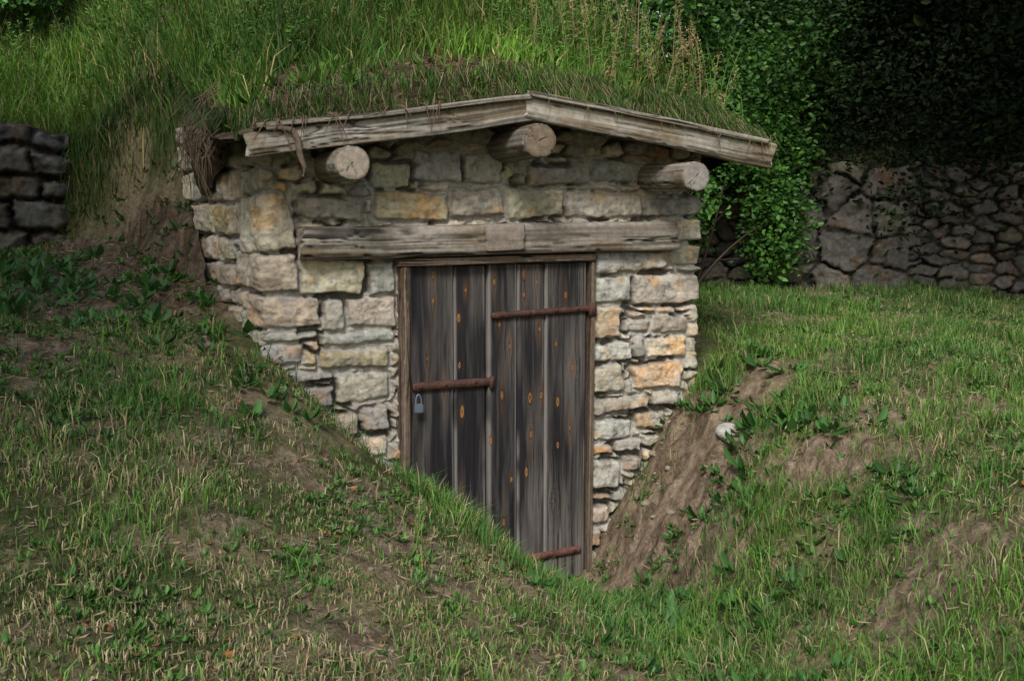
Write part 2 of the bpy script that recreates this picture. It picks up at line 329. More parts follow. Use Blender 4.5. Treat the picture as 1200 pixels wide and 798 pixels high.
def timber(mb,p0,p1,a,b,up=(0,0,1),e=5,wob=.012,seed=0,c0=A(.24,.215,.18),c1=A(.36,.34,.30),seg=.010,nr=64,taper=(1,1),endc=None,crack=1.):
    p0=A(*p0);p1=A(*p1);Ln=np.linalg.norm(p1-p0);t=(p1-p0)/Ln;up=A(*up);s=np.cross(t,up);s/=np.linalg.norm(s);w=np.cross(s,t)
    n=max(4,int(Ln/seg));tt=np.linspace(0,1,n);th=np.linspace(0,2*np.pi,nr,endpoint=False)
    q,h=np.meshgrid(tt,th,indexing='ij')
    cs,sn=np.cos(h),np.sin(h);rad=(np.abs(cs)**e+np.abs(sn)**e)**(-1/e)
    tap=taper[0]+(taper[1]-taper[0])*q
    Lq=q*Ln
    cx,sx=cs*(a+b)*2,sn*(a+b)*2
    wv=(fbm(Lq*2.2,seed+0*q,seed+61,3)-.5)*.06
    g=fbm(Lq*1.2+cx*30,sx*30+seed*7.7,seed,4)
    big=fbm(Lq*2.3+seed,cx*5+sx*3,seed+3,3)-.5
    line=fbm(Lq*1.5+seed,cx*50+sx*38+wv*60,seed+6,3);ln=ss(.40,.34,line)*crack
    line2=fbm(Lq*.9+seed*2,cx*16+sx*13+wv*50,seed+16,2);cr=ss(.035,.0,abs(line2-.42))*ss(.35,.55,fbm(Lq*1.4,cx*3,seed+17,2))*crack
    R=rad*(1+big*wob*10)-ln*.05-cr*.22
    edge=np.minimum(q,1-q)*Ln
    R=R*(1-.06*ss(.012,0,edge))
    oa=a*R*cs*tap;ob=b*R*sn*tap
    wy=(fbm(Lq*1.3,seed+0*q,seed+8,3)-.5)*wob*2.5
    eo=(fbm(sn*3,cs*3,seed+41)-.5)*.05*(ss(.08,0,Lq)*-1+ss(.08,0,Ln-Lq))*(e>3)
    P=p0+q[...,None]*(p1-p0)+oa[...,None]*s+(ob+wy)[...,None]*w+eo[...,None]*t
    col=mix(np.broadcast_to(c0,P.shape),np.broadcast_to(c1,P.shape),ss(.3,.7,g))
    col=mix(col,col*.35,ln);col=mix(col,col*.12,cr)
    col=mix(col,col*A(1.0,.88,.72)*.72,ss(.48,.68,fbm(Lq*3.5,cx*6+sx*4,seed+9)))
    i,j=np.meshgrid(np.arange(n-1),np.arange(nr),indexing='ij');j2=(j+1)%nr
    F=np.stack([i*nr+j,i*nr+j2,(i+1)*nr+j2,(i+1)*nr+j],-1).reshape(-1,4)
    mb.add(P,[F[:,::-1]],col.reshape(-1,3))
    for end in (0,n-1):
        ring=P[end];cen=ring.mean(0);K=14
        rs=np.linspace(1,0,K)[:,None]
        PP=cen+(ring-cen)[None]*rs[...,None]
        rr=np.broadcast_to(rs,(K,nr));hh=np.broadcast_to(th,(K,nr))
        w_=fbm(np.cos(hh)*3,np.sin(hh)*3,seed+31)
        gr=.5+.5*np.sin(rr*34+w_*6)
        ec=(c1 if endc is None else endc)
        cc=ec*(.58+.16*gr[...,None]+.5*fbm(PP[...,0]*50,PP[...,2]*50,seed+33)[...,None])
        crk=np.zeros_like(rr)
        rr_=np.random.default_rng(seed)
        for c_ in range(3):
            a0=rr_.uniform(0,6.28);ln_=rr_.uniform(.3,.8)
            da=np.abs((hh-a0+np.pi+(fbm(rr*4,rr*0+c_,seed+c_)-.5)*.8)%(2*np.pi)-np.pi)*rr
            crk=np.maximum(crk,ss(.06,.015,da)*ss(ln_,ln_-.15,rr if c_%2 else 1-rr))
        cc=mix(cc,cc*.4,crk)
        cc=cc*(1-.35*ss(.85,1.,rr))[...,None]
        sg=-1 if end==0 else 1
        PP=PP+(t*sg)*((gr*.001+.002-crk*.004)*ss(1,.85,rr))[...,None]
        i,j=np.meshgrid(np.arange(K-1),np.arange(nr),indexing='ij');j2=(j+1)%nr
        F=np.stack([i*nr+j,i*nr+j2,(i+1)*nr+j2,(i+1)*nr+j],-1).reshape(-1,4)
        mb.add(PP,[F if end else F[:,::-1]],cc.reshape(-1,3))
gw0,gw1=A(.15,.135,.11),A(.29,.27,.24)
mb=MB();timber(mb,(-1.075,-.055,1.865),(1.06,-.055,1.885),.075,.083,e=6,wob=.010,seed=11,c0=A(.15,.132,.11),c1=A(.28,.255,.22))
mb.build("lintel_beam",M_wood,cellar)
mb=MB();timber(mb,(-.10,-.142,1.885),(.10,-.142,1.892),.012,.068,e=9,wob=.002,seed=15,c0=A(.17,.145,.12),c1=A(.23,.20,.17),crack=.3);mb.build("lintel_patch_board",M_wood,cellar)
mb=MB();timber(mb,(-.57,-.03,1.765),(.57,-.03,1.772),.05,.022,e=7,wob=.004,seed=17,c0=A(.09,.065,.05),c1=A(.17,.13,.10))
timber(mb,(-.545,-.02,-.1),(-.53,-.02,1.745),.028,.05,up=(0,1,0),e=7,wob=.004,seed=18,c0=A(.11,.08,.06),c1=A(.20,.155,.12))
timber(mb,(.555,-.015,-.1),(.56,-.015,1.745),.014,.05,up=(0,1,0),e=7,wob=.003,seed=19,c0=A(.09,.07,.055),c1=A(.16,.125,.09))
mb.build("door_frame",M_wood,cellar)
mb=MB()
timber(mb,(-.90,-.50,2.262),(-.90,1.2,2.262),.088,.082,e=2.1,wob=.012,seed=21,c0=gw0,c1=gw1,endc=A(.31,.265,.215),crack=.6)
timber(mb,(.04,-.53,2.372),(.04,1.2,2.372),.092,.086,e=2.1,wob=.012,seed=22,c0=gw0*.75,c1=gw1*.75,endc=A(.17,.13,.095),crack=.6)
timber(mb,(.93,-.53,2.215),(.93,1.2,2.215),.085,.078,e=2.2,wob=.012,seed=23,c0=gw0*.9,c1=gw1*1.05,endc=A(.26,.24,.22),crack=.6)
mb.build("purlin_logs",M_wood,cellar)
mb=MB()
timber(mb,(-1.37,-.385,2.345),(.055,-.385,2.535),.022,.057,e=7,wob=.013,seed=31,c0=A(.20,.185,.155),c1=A(.37,.35,.315),taper=(.95,1.05))
timber(mb,(.02,-.395,2.555),(1.475,-.395,2.325),.022,.060,e=7,wob=.013,seed=33,c0=A(.20,.185,.155),c1=A(.39,.365,.325),taper=(.85,1.2))
timber(mb,(.03,-.415,2.605),(1.43,-.415,2.41),.035,.016,e=5,wob=.016,seed=35,c0=A(.16,.145,.12),c1=A(.34,.315,.28))
timber(mb,(-1.33,-.40,2.41),(.04,-.405,2.597),.035,.014,e=5,wob=.016,seed=36,c0=A(.12,.105,.085),c1=A(.28,.255,.22))
mb.build("fascia_boards",M_wood,cellar)
mb=MB()
for k,y in enumerate(np.arange(-.29,1.7,.17)):
    timber(mb,(-1.40,y,2.395),(.058,y,2.565),.082,.016,e=8,wob=.003,seed=40+k,c0=A(.08,.07,.055),c1=A(.17,.15,.125),seg=.03,nr=28)
    timber(mb,(.062,y,2.565),(1.49,y,2.36),.082,.016,e=8,wob=.003,seed=60+k,c0=A(.08,.07,.055),c1=A(.17,.15,.125),seg=.03,nr=28)
mb.build("roof_boards",M_wood,cellar)
# door
knots=[(507,322,1),(507,352,.5),(537,373,.9),(538,428,.7),(541,482,1.2),(612,320,1.3),(586,462,1),(573,515,.8),(595,405,.6),(619,465,1.3),(632,462,.8),(651,470,1.2),(649,402,.5),(615,552,1),(651,520,.6),(541,590,.7),(500,420,.5),(620,508,.9),(597,560,.6),(660,345,.6),(630,385,.5),(668,430,.6),(577,330,.5),(612,345,.7),(588,610,.8),(645,585,.5),(545,340,.4),(519,455,.5),(627,330,.4),(583,380,.4),(665,500,.5)]
KN=[]
for k_ in knots:
    x,z=elev(*k_[:2]);s_=k_[2];KN.append((x,z,random.uniform(.008,.011)*s_**.6,random.uniform(.022,.032)*s_,random.random()))
def tube(mb,pts,rad,c,nr=8):
    pts=np.array(pts,float);n=len(pts)
    if np.isscalar(rad): rad=np.full(n,rad)
    tg=np.gradient(pts,axis=0);tg/=np.linalg.norm(tg,axis=1)[:,None]+1e-9
    ref=A(0,0,1) if abs(tg[0][2])<.9 else A(1,0,0)
    s=np.cross(tg,ref);s/=np.linalg.norm(s,axis=1)[:,None]+1e-9;w=np.cross(s,tg)
    th=np.linspace(0,2*np.pi,nr,endpoint=False)
    P=pts[:,None]+rad[:,None,None]*(np.cos(th)[None,:,None]*s[:,None]+np.sin(th)[None,:,None]*w[:,None])
    i,j=np.meshgrid(np.arange(n-1),np.arange(nr),indexing='ij');j2=(j+1)%nr
    F=np.stack([i*nr+j,i*nr+j2,(i+1)*nr+j2,(i+1)*nr+j],-1).reshape(-1,4)
    mb.add(P,[F],np.broadcast_to(np.asarray(c,float),P.shape).reshape(-1,3))
door=empty("plank_door");door.parent=cellar
bx=[elev(u,480)[0] for u in (479,532,569,570.5,604,636,684)]
bounds=[(-.497,bx[1],0,.85),(bx[1],bx[2],.004,1.05),(bx[3],bx[4],-.018,.45),(bx[4],bx[5],-.014,.68),(bx[5],bx[6],-.02,1.15)]
mb=MB()
for k,(x0,x1,yy,br) in enumerate(bounds):
    x0+=.003;x1-=.003
    xs=np.concatenate([[x0,x0],np.linspace(x0,x1,int((x1-x0)/.003)),[x1,x1]]);zs=np.arange(-.085+k*.004,1.745-(k%2)*.006,.005)
    x,z=np.meshgrid(xs,zs,indexing='ij')
    sh=x.shape+(3,)
    gxx=x+(fbm(x*5,z*1.6,88+k,3)-.5)*.03;kk=np.zeros(x.shape);halo=np.zeros(x.shape);rim=np.zeros(x.shape);core=np.zeros(x.shape);kt=np.zeros(x.shape)
    for (kx,kz,ra,rb,kv) in KN:
        if x0+.004<kx<x1-.004:
            dx=x-kx;dz=z-kz
            gxx=gxx+np.sign(dx)*(-.016)*np.exp(-(dz/.06)**2)*np.exp(-np.abs(dx)/.03)
            ez=np.abs(dz/rb)**1.4
            e=(dx/ra)**2+ez+(fbm(x*90,z*50,k)-.5)*.7
            kk=np.maximum(kk,ss(1.25,.7,e));core=np.maximum(core,ss(.35,.1,e)*(kv<.7));rim=np.maximum(rim,ss(.5,.2,abs(e-1.2)));halo=np.maximum(halo,np.exp(-((dx/.014)**2+(dz/(.04+.1*kv))**2)))
            kt=np.where(e<1.4,kv,kt)
    gr=fbm(gxx*150+k*31,z*1.8,90+k,4);gr2=fbm(gxx*45+k*11,z*1.1,95+k,3);pt=fbm(gxx*14,z*1.6+k*9,97+k,4)
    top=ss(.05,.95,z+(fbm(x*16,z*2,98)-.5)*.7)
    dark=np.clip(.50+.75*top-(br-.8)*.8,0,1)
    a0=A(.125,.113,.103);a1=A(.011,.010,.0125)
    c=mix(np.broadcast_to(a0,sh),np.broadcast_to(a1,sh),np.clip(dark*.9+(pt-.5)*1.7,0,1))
    c=c*(.55+.9*gr[...,None])
    c=mix(c,np.broadcast_to(A(.19,.18,.17),sh),ss(.58,.72,gr2)*(.6-.47*dark))
    c=mix(c,np.broadcast_to(A(.005,.005,.006),sh),ss(.38,.30,gr)*.7)
    c=mix(c,np.broadcast_to(A(.11,.055,.022),sh),halo*.65*ss(.35,.6,gr))
    ed=np.minimum(x-x0,x1-x);en=fbm(z*3,x*0+k+np.sign(x-(x0+x1)/2),91,3)
    c=mix(c,np.broadcast_to(A(.18,.17,.16),sh),ss(.018,.003,ed)*ss(.33,.6,en)*.8)
    c=mix(c,np.broadcast_to(A(.008,.006,.005),sh),rim*.75)
    kc=mix(np.broadcast_to(A(.33,.16,.05),sh),np.broadcast_to(A(.17,.08,.03),sh),kt)
    c=mix(c,kc*(.3+1.2*gr[...,None]),kk)
    c=mix(c,np.broadcast_to(A(.05,.025,.012),sh),core*.8)
    y=yy-.010*ss(0,.007,ed)-gr*.0035
    y[0]=.045;y[-1]=.045
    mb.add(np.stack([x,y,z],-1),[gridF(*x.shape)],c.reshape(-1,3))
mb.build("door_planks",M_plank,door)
def plate(mb,x0,x1,z0,z1,y0,y1,c,seed=0,tilt=0):
    xs=np.linspace(x0,x1,max(3,int((x1-x0)/.008)))
    zt=z1+(fbm(xs*25,xs*0+seed,seed,3)-.5)*.006+(xs-x0)*tilt;zb=z0+(fbm(xs*25,xs*0+seed+5,seed+1,3)-.5)*.006+(xs-x0)*tilt
    cs=[(y1,zb),(y0,zb+.0015),(y0,zt-.0015),(y1,zt)]
    P=np.stack([np.stack([xs,np.full_like(xs,yv) ,zv],-1) for yv,zv in cs],1)
    n=len(xs);F=gridF(n,4)
    P2=P.reshape(-1,3);cap=[(0,1,2,3),((n-1)*4+3,(n-1)*4+2,(n-1)*4+1,(n-1)*4)]
    nn=fbm(P2[:,0]*30,P2[:,2]*60,seed+9)
    mb.add(P2,[F,cap],c*(.4+1.2*nn[:,None]))
ru=A(.065,.028,.02)
mb=MB()
plate(mb,-.485,-.035,1.07,1.115,-.034,-.014,ru,1,.012)
plate(mb,-.04,.555,1.445,1.478,-.052,-.03,ru*.8,2,.035)
plate(mb,.06,.50,.045,.085,-.048,-.03,ru*1.6,3,.06)
plate(mb,-.052,-.028,1.06,1.13,-.05,-.034,ru*.8,4)
plate(mb,.535,.575,1.44,1.52,-.075,-.05,ru*.8,5)
for x,z in [(-.44,1.09),(-.3,1.095),(-.13,1.1),(.02,1.465),(.18,1.472),(.34,1.478),(.47,1.483),(.12,.07),(.3,.08),(.46,.09)]:
    yb=-.034 if x<0 else -.052
    th=np.linspace(0,2*np.pi,10,endpoint=False)
    V=[(x,yb-.008,z)]+[(x+.009*math.cos(t),yb-.004,z+.009*math.sin(t)) for t in th]+[(x+.010*math.cos(t),yb+.004,z+.010*math.sin(t)) for t in th]
    mb.add(V,[[(0,1+j,1+(j+1)%10) for j in range(10)],[(1+j,11+j,11+(j+1)%10,1+(j+1)%10) for j in range(10)]],ru*.7)
tube(mb,[(-.468,-.03,1.05),(-.468,-.06,1.055),(-.468,-.07,1.075),(-.468,-.06,1.095),(-.468,-.03,1.1)],.005,ru*.8)
mb.build("iron_straps",M_iron,door)
M_lock=bpy.data.materials.new("padlock_steel");M_lock.use_nodes=True
b=M_lock.node_tree.nodes["Principled BSDF"];b.inputs["Base Color"].default_value=(.16,.20,.26,1);b.inputs["Metallic"].default_value=.5;b.inputs["Roughness"].default_value=.4
bm=bmesh.new();bmesh.ops.create_cube(bm,size=1,matrix=Matrix.Translation((-.468,-.075,.985))@Matrix.Diagonal((.05,.024,.05,1)))
bmesh.ops.bevel(bm,geom=bm.edges[:],offset=.006,segments=3,affect='EDGES')
pts=[(-.468+.016*math.cos(t),-.075,1.01+.05*max(0,math.sin(t))) for t in np.linspace(math.pi,0,12)]
for i in range(len(pts)-1):
    a_=Vector(pts[i]);b_=Vector(pts[i+1]);q=(b_-a_).to_track_quat('Z','Y')
    bmesh.ops.create_cone(bm,segments=8,radius1=.0042,radius2=.0042,depth=(b_-a_).length*1.2,matrix=Matrix.Translation((a_+b_)/2)@q.to_matrix().to_4x4())
me=bpy.data.meshes.new("padlock");bm.to_mesh(me);bm.free();me.materials.append(M_lock)
ob=bpy.data.objects.new("padlock",me);S.collection.objects.link(ob);ob.parent=door
mb=MB()
pp=[elev(u,v,-.43) for u,v in [(312,151),(328,150),(342,152),(349,163),(351,180),(357,196),(355,209)]]
tube(mb,[(p[0],-.43,p[1]) for i,p in enumerate(pp)],np.array([.008,.012,.014,.016,.015,.012,.008]),A(.16,.12,.09),10)
for q in range(26):
    x_=random.uniform(-1.38,-.3) if q<18 else random.uniform(0,1.4);z_=float(gable(x_))
    L_=random.uniform(.04,.16);a_=random.uniform(-.08,.08)
    tube(mb,[(x_,-.40,z_+.02),(x_+a_*.3,-.445,z_+.01),(x_+a_*.7,-.45,z_-L_*.5),(x_+a_,-.445,z_-L_)],np.array([.003,.003,.0025,.001]),A(.14,.10,.07),5)
for q in range(60):
    y_=random.uniform(-.25,1.4);z_=float(gable(-1.42))+random.uniform(-.05,.25);L_=random.uniform(.08,.35)
    tube(mb,[(-1.46,y_,z_),(-1.52,y_-.03,z_-L_*.3),(-1.5-random.uniform(0,.05),y_-.06,z_-L_*.7),(-1.5,y_-.05+random.uniform(-.06,.06),z_-L_)],np.array([.004,.004,.003,.001]),A(.12,.09,.06),5)
mb.build("hanging_roots",M_bark,cellar)

# ------------------------------------------------------------------ retaining walls
DP=[A(.075,.075,.07),A(.10,.095,.085),A(.125,.115,.10),A(.085,.085,.085),A(.15,.135,.115)]
Lw=np.linalg.norm(WL1-WL0)
def rpath(u):
    z=u*0;return WL0[0]+u*WD[0],WL0[1]+u*WD[1],z+WN[0],z+WN[1]
U=np.arange(0,Lw,.014);V=np.arange(.95,2.42,.014)
P,C,K=stonewall(rpath,U,V,[],vor=[(0,Lw*.27,.8,2.6,.22,1.6),(Lw*.27,Lw*.38,.8,2.6,.34,1.15),(Lw*.38,Lw,.8,2.6,.21,1.9)],pal=DP,mortar=A(.03,.028,.025),dep=(.02,.055),seed=70,crisp=.014,rough=.018,warp=2.2,light=.08)
top=(fbm(U*4,U*0,5)-.5)*.16;P[...,2]+=top[:,None]*ss(1.9,2.3,V)[None]
mb=MB();mb.add(P,[gridF(len(U),len(V))],C.reshape(-1,3))
Pt=P[:,-1];B=Pt.copy();B[:,0]-=WN[0]*.4;B[:,1]-=WN[1]*.4
Q=np.stack([Pt,B],1);mb.add(Q,[gridF(len(U),2)],np.repeat(C[:,-1:],2,1).reshape(-1,3))
mb.build("stone_retaining_wall",M_rub)
def lpath(u):
    z=u*0;return -2.16-u,2.15+z+u*.02,z,z-1.
U=np.arange(0,6,.014);V=np.arange(1.3,2.55,.014)
P,C,K=stonewall(lpath,U,V,[],courses=[(0,6,1.3,2.7,.13,.26,.22,.46)],pal=[c*.62 for c in DP],mortar=A(.015,.013,.012),dep=(.03,.08),seed=90,crisp=.02,rough=.024,warp=2.,light=.05)
P[:6,:,1]+=ss(.08,0,U[:6])[:,None]*.08
P[...,2]+=((fbm(U*3,U*0,6)-.5)*.14)[:,None]*ss(2.1,2.5,V)[None]
mb=MB();mb.add(P,[gridF(len(U),len(V),flip=True)],C.reshape(-1,3))
Pt=P[:,-1];B=Pt+A(0,.5,.03);mb.add(np.stack([Pt,B],1),[gridF(len(U),2)],np.repeat(C[:,-1:],2,1).reshape(-1,3))
E=P[0];B=E+A(0,.5,0);mb.add(np.stack([E,B],1),[gridF(len(V),2)],np.repeat(C[0][:,None],2,1).reshape(-1,3))
mb.build("stone_retaining_wall",M_rub)

# ------------------------------------------------------------------ grass
CAM=A(-2.09,-5.69)
def blades(mb,x,y,z,h,w,col,lean=.5,dirv=None):
    n=len(x);a=rng.uniform(0,2*np.pi,n);b=rng.uniform(0,2*np.pi,n) if dirv is None else dirv+rng.normal(0,.5,n)
    wx=np.cos(a)*w/2;wy=np.sin(a)*w/2;ln=h*lean*rng.uniform(.1,1.3,n)
    lx=np.cos(b)*ln;ly=np.sin(b)*ln
    V=np.zeros((n,5,3))
    V[:,0]=np.stack([x-wx,y-wy,z-.01],-1);V[:,1]=np.stack([x+wx,y+wy,z-.01],-1)
    V[:,2]=np.stack([x+wx*.8+lx*.35,y+wy*.8+ly*.35,z+h*.6],-1);V[:,3]=np.stack([x-wx*.8+lx*.35,y-wy*.8+ly*.35,z+h*.6],-1)
    drop=.35 if dirv is None else 1.1
    V[:,4]=np.stack([x+lx,y+ly,z+h*(1-drop*np.minimum(ln/h,1.4))],-1)
    i=np.arange(n)*5
    C=np.repeat(col[:,None],5,1)*A(.6,.6,1,1,1.15)[None,:,None]
    mb.add(V,[np.stack([i,i+1,i+2,i+3],-1),np.stack([i+3,i+2,i+4],-1)],C.reshape(-1,3))
def inroof(x,y): return (x>-1.42)&(x<1.52)&(y>-.34)
def isground(x,y):
    d=y-yfront(x)
    g=~((x>-1.3)&(x<1.3)&(y>-.02))
    g&=~((x<-1.2)&(x>-1.6)&(y>0)&(y<2)&(x>-1.28-.17*y))
    g&=(y<2.1)|(x>0)
    g&=np.where(x>2.1,dwall(x,y)<-.05,d<-.3)|(inroof(x,y)&(y<-.02))
    return g
def gcol(n,x,y,dry,s=0):
    g1,g2,g3=A(.038,.105,.020),A(.075,.17,.028),A(.13,.25,.038);st=A(.36,.30,.17)
    t=rng.random(n)[:,None];c=g1*(1-t)+g2*t
    m=ss(.45,.65,fbm(x*1.3,y*1.3,60+s))*rng.random(n);c=mix(c,np.broadcast_to(g3,c.shape),m)
    isd=rng.random(n)<dry;c=np.where(isd[:,None],st*rng.uniform(.4,1.15,(n,1)),c)
    return c
mb=MB()
def scatter(n,x0,x1,y0,y1,ok,weight):
    x=rng.uniform(x0,x1,n);y=rng.uniform(y0,y1,n)
    m=ok(x,y);x,y=x[m],y[m]
    m=rng.random(len(x))<weight(x,y);return x[m],y[m]
def lod(x,y,k=4.):
    d=np.hypot(x-CAM[0],y-CAM[1]);return np.clip((k/np.maximum(d,.3))**1.6,0,1)*ss(.9,1.4,d)
def wl(x,y):
    d=dirt(x,y);cl=ss(.36,.60,fbm(x*9,y*9,101,3))
    return lod(x,y,5.5)*(1-.9*d)*(.18+.82*cl)*(1-.6*ss(-1.2,-1.6,x)*ss(.2,.9,y))
x,y=scatter(900000,-4.5,7,-4.8,4.6,isground,wl)
n=len(x);h=rng.uniform(.02,.06,n)*(.5+1.2*fbm(x*2.2,y*2.2,103))*(.75+.25*ss(-.8,.4,x))
tall=ss(.53,.68,fbm(x*1.5+5,y*1.5,105));h*=1+1.2*tall
left=ss(.3,-.8,x)
dry=np.clip(.14+.38*left*ss(.33,.58,fbm(x*1.7,y*1.7,104))+.2*ss(.4,.6,fbm(x*5,y*5,109))-.12*tall,0,.75)
tonevar=(.72+.5*fbm(x*3,y*3,108))[:,None]  # blade colour varies at random from patch to patch
blades(mb,x,y,T(x,y),h,rng.uniform(.0028,.0052,n)*(1+.12*np.hypot(x-CAM[0],y-CAM[1])/5),gcol(n,x,y,dry)*tonevar,.75)
x,y=scatter(90000,-14,16,-14,6,lambda x,y:isground(x,y)&~((x>-4.5)&(x<7)&(y>-4.8)),lambda x,y:np.full(len(x),.8))
n=len(x);blades(mb,x,y,T(x,y),rng.uniform(.05,.12,n),np.full(n,.012),gcol(n,x,y,.2),.6)
x,y=scatter(90000,-4,3.5,-3.5,1.6,isground,lambda x,y:ss(.54,.68,fbm(x*3.5,y*3.5,110))*(1-.8*dirt(x,y))*(.35+.65*ss(-1.5,0,x)))
n=len(x);blades(mb,x,y,T(x,y),rng.uniform(.05,.18,n),rng.uniform(.003,.006,n),gcol(n,x,y,.10)*1.1,.8)
x=rng.uniform(-.6,.25,7000);y=-.45-(x+.3)*.95+rng.normal(0,.14,7000);y=np.minimum(y,-.05)
n=len(x);blades(mb,x,y,T(x,y),rng.uniform(.04,.17,n)*(.3+1.4*fbm(x*6,y*6,111)),rng.uniform(.003,.006,n),gcol(n,x,y,.12)*1.3,.7)
mb.build("grass",M_lawn,None,False)
mb=MB()
def ishill(x,y):
    d=y-yfront(x);return ((d>-.02)|((d>-.12)&(x<-1.46)))&((inroof(x,y))|(y>.9))&((x<2.1)|(dwall(x,y)>.05))
def hw(x,y):
    return lod(x,y,8)*(1-.93*hdirt(x,y))*(.35+.65*ss(.3,.6,fbm(x*5,y*5,120,3)))
x,y=scatter(400000,-8,4.5,-.34,7.5,ishill,hw)
n=len(x);h=rng.uniform(.08,.34,n)*(.3+1.4*fbm(x*2.3,y*2.3,121))*ss(-.7,1.1,y)+.06
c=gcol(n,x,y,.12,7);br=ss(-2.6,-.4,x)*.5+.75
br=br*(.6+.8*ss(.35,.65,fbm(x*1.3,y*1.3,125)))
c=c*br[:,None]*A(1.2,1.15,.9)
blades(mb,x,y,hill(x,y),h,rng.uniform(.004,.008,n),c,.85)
x,y=scatter(14000,-1.42,1.52,-.36,-.16,lambda x,y:x>-9,lambda x,y:.2+.8*ss(-.1,.4,x)*ss(.35,.6,fbm(x*6,y,126)))
n=len(x);blades(mb,x,y,hill(x,np.maximum(y,-.33)),rng.uniform(.05,.17,n),rng.uniform(.003,.006,n),gcol(n,x,y,.35,7)*1.1,.9,np.full(n,-1.57))
x=-1.42+rng.normal(0,.03,3000);y=rng.uniform(-.2,1.5,3000)
n=len(x);blades(mb,x,y,hill(np.clip(x,-1.419,9),y),rng.uniform(.06,.18,n),rng.uniform(.004,.007,n),gcol(n,x,y,.3,7)*.7,.8,np.full(n,-2.7))
x=rng.uniform(-3.2,-1.46,3000);y=yfront(x)+rng.normal(0,.06,3000)
n=len(x);blades(mb,x,y,hill(x,y),rng.uniform(.08,.2,n),rng.uniform(.004,.007,n),gcol(n,x,y,.25,7)*.75,.9,np.full(n,-1.57))
x,y=scatter(60000,-25,12,5,22,lambda x,y:(y-yfront(x)>.5)&((x<2)|(dwall(x,y)>.1)),lambda x,y:np.full(len(x),.9))
n=len(x);blades(mb,x,y,hill(x,y),rng.uniform(.25,.6,n),rng.uniform(.015,.03,n),gcol(n,x,y,.05,9)*1.1,.6)
mb.build("hill_grass",M_grass,None,False)

# ------------------------------------------------------------------ leaves / plants
def leaves(mb,P,D,L,W,col,fold=.25):
    n=len(P);D=D/(np.linalg.norm(D,axis=1)[:,None]+1e-9)
    r=rng.normal(0,1,(n,3));Sd=np.cross(D,r);Sd/=np.linalg.norm(Sd,axis=1)[:,None]+1e-9
    return leaves2(mb,P,D,Sd,L,W,col,fold)
def leaves2(mb,P,D,Sd,L,W,col,fold=.25):
    n=len(P);N=np.cross(Sd,D);L=np.broadcast_to(L,(n,))[:,None];W=np.broadcast_to(W,(n,))[:,None]
    col=np.broadcast_to(col,(n,3))
    V=np.zeros((n,6,3))
    V[:,0]=P;V[:,1]=P+D*L*.35+Sd*W*.5+N*W*fold;V[:,2]=P+D*L*.75+Sd*W*.38+N*W*fold*.6
    V[:,3]=P+D*L-N*L*.12;V[:,4]=P+D*L*.75-Sd*W*.38+N*W*fold*.6;V[:,5]=P+D*L*.35-Sd*W*.5+N*W*fold
    i=np.arange(n)*6
    F=[np.stack([i,i+1,i+2,i+3],-1),np.stack([i,i+3,i+4,i+5],-1)]
    mb.add(V,F,np.repeat(col[:,None],6,1).reshape(-1,3))
def rosettes(mb,xs,ys,zf,size,g=A(.07,.16,.03)):
    zs=zf(np.asarray(xs,float),np.asarray(ys,float))
    for x,y,z,s in zip(xs,ys,zs,size):
        k=random.randint(5,11);a=rng.uniform(0,6.28,k);el=rng.uniform(.1,1.,k)
        D=np.stack([np.cos(a)*np.cos(el),np.sin(a)*np.cos(el),np.sin(el)],-1)
        Sd=np.stack([-np.sin(a),np.cos(a),np.zeros(k)],-1)
        P=np.tile(A(x,y,z+.005),(k,1))+D*s*.25
        l=s*rng.uniform(.5,1.2,k)
        leaves2(mb,P,D,Sd,l,l*rng.uniform(.3,.6,k),g*rng.uniform(.6,1.5,(k,1)),.15)
mb=MB()
x,y=scatter(17000,-4,5,-4.4,3,isground,lambda x,y:(.10+ss(.43,.62,fbm(x*2,y*2,130)))*lod(x,y,7)*.9)
rosettes(mb,x,y,T,rng.uniform(.015,.045,len(x)),A(.07,.165,.03))
bw=[(.95,-.9,.12),(1.05,-.75,.10),(.3,-1.6,.11),(.15,-1.5,.1),(.45,-1.35,.09),(-.05,-1.9,.08),(1.25,-1.0,.1),(1.4,-.6,.1),(1.0,-1.9,.1),(.8,-1.7,.09),(.55,-2.1,.1),(-1.4,-.25,.08),(-1.5,.1,.1),(-1.75,.2,.09),(-1.2,-.5,.08),(-2.0,.3,.1),(-2.2,.8,.1),(-2.5,.9,.12),(-2.4,.4,.1),(.3,-.95,.08),(.5,-.75,.09),(-.1,-1.2,.08),(-2.2,-1.0,.07),(.2,-2.5,.09),(.1,-2.1,.1),(1.15,-.3,.08),(1.3,-.2,.1),(-2.3,1.3,.1),(-1.9,.7,.09),(-2.6,1.6,.12),(-2.7,.2,.1),(-1.6,.6,.09),(-1.75,1.0,.08),(.8,-1.2,.09),(1.35,-1.4,.09)]
bx_=[];by_=[];bs_=[]
for a_,b_,s_ in bw:
    for q in range(10): bx_.append(a_+random.gauss(0,.13));by_.append(b_+random.gauss(0,.13));bs_.append(s_*random.uniform(.3,1.05))
rosettes(mb,bx_,by_,T,bs_,A(.05,.135,.03))
mb.build("broadleaf_weeds",M_leaf,None,False)
mb=MB()
x,y=scatter(4200,-5,1.6,-.3,5,ishill,lambda x,y:.25+.75*ss(.4,.6,fbm(x*2,y*2,131)))
rosettes(mb,x,y,hill,rng.uniform(.03,.09,len(x)),A(.09,.18,.03))
x=rng.uniform(-2.3,-1.5,120);y=yfront(x)-rng.uniform(0,1.1,120);m=y>.8
rosettes(mb,x[m],y[m],hill,rng.uniform(.03,.07,m.sum()),A(.05,.11,.025))
mb.build("hill_weeds",M_leaf,None,False)
mb=MB()
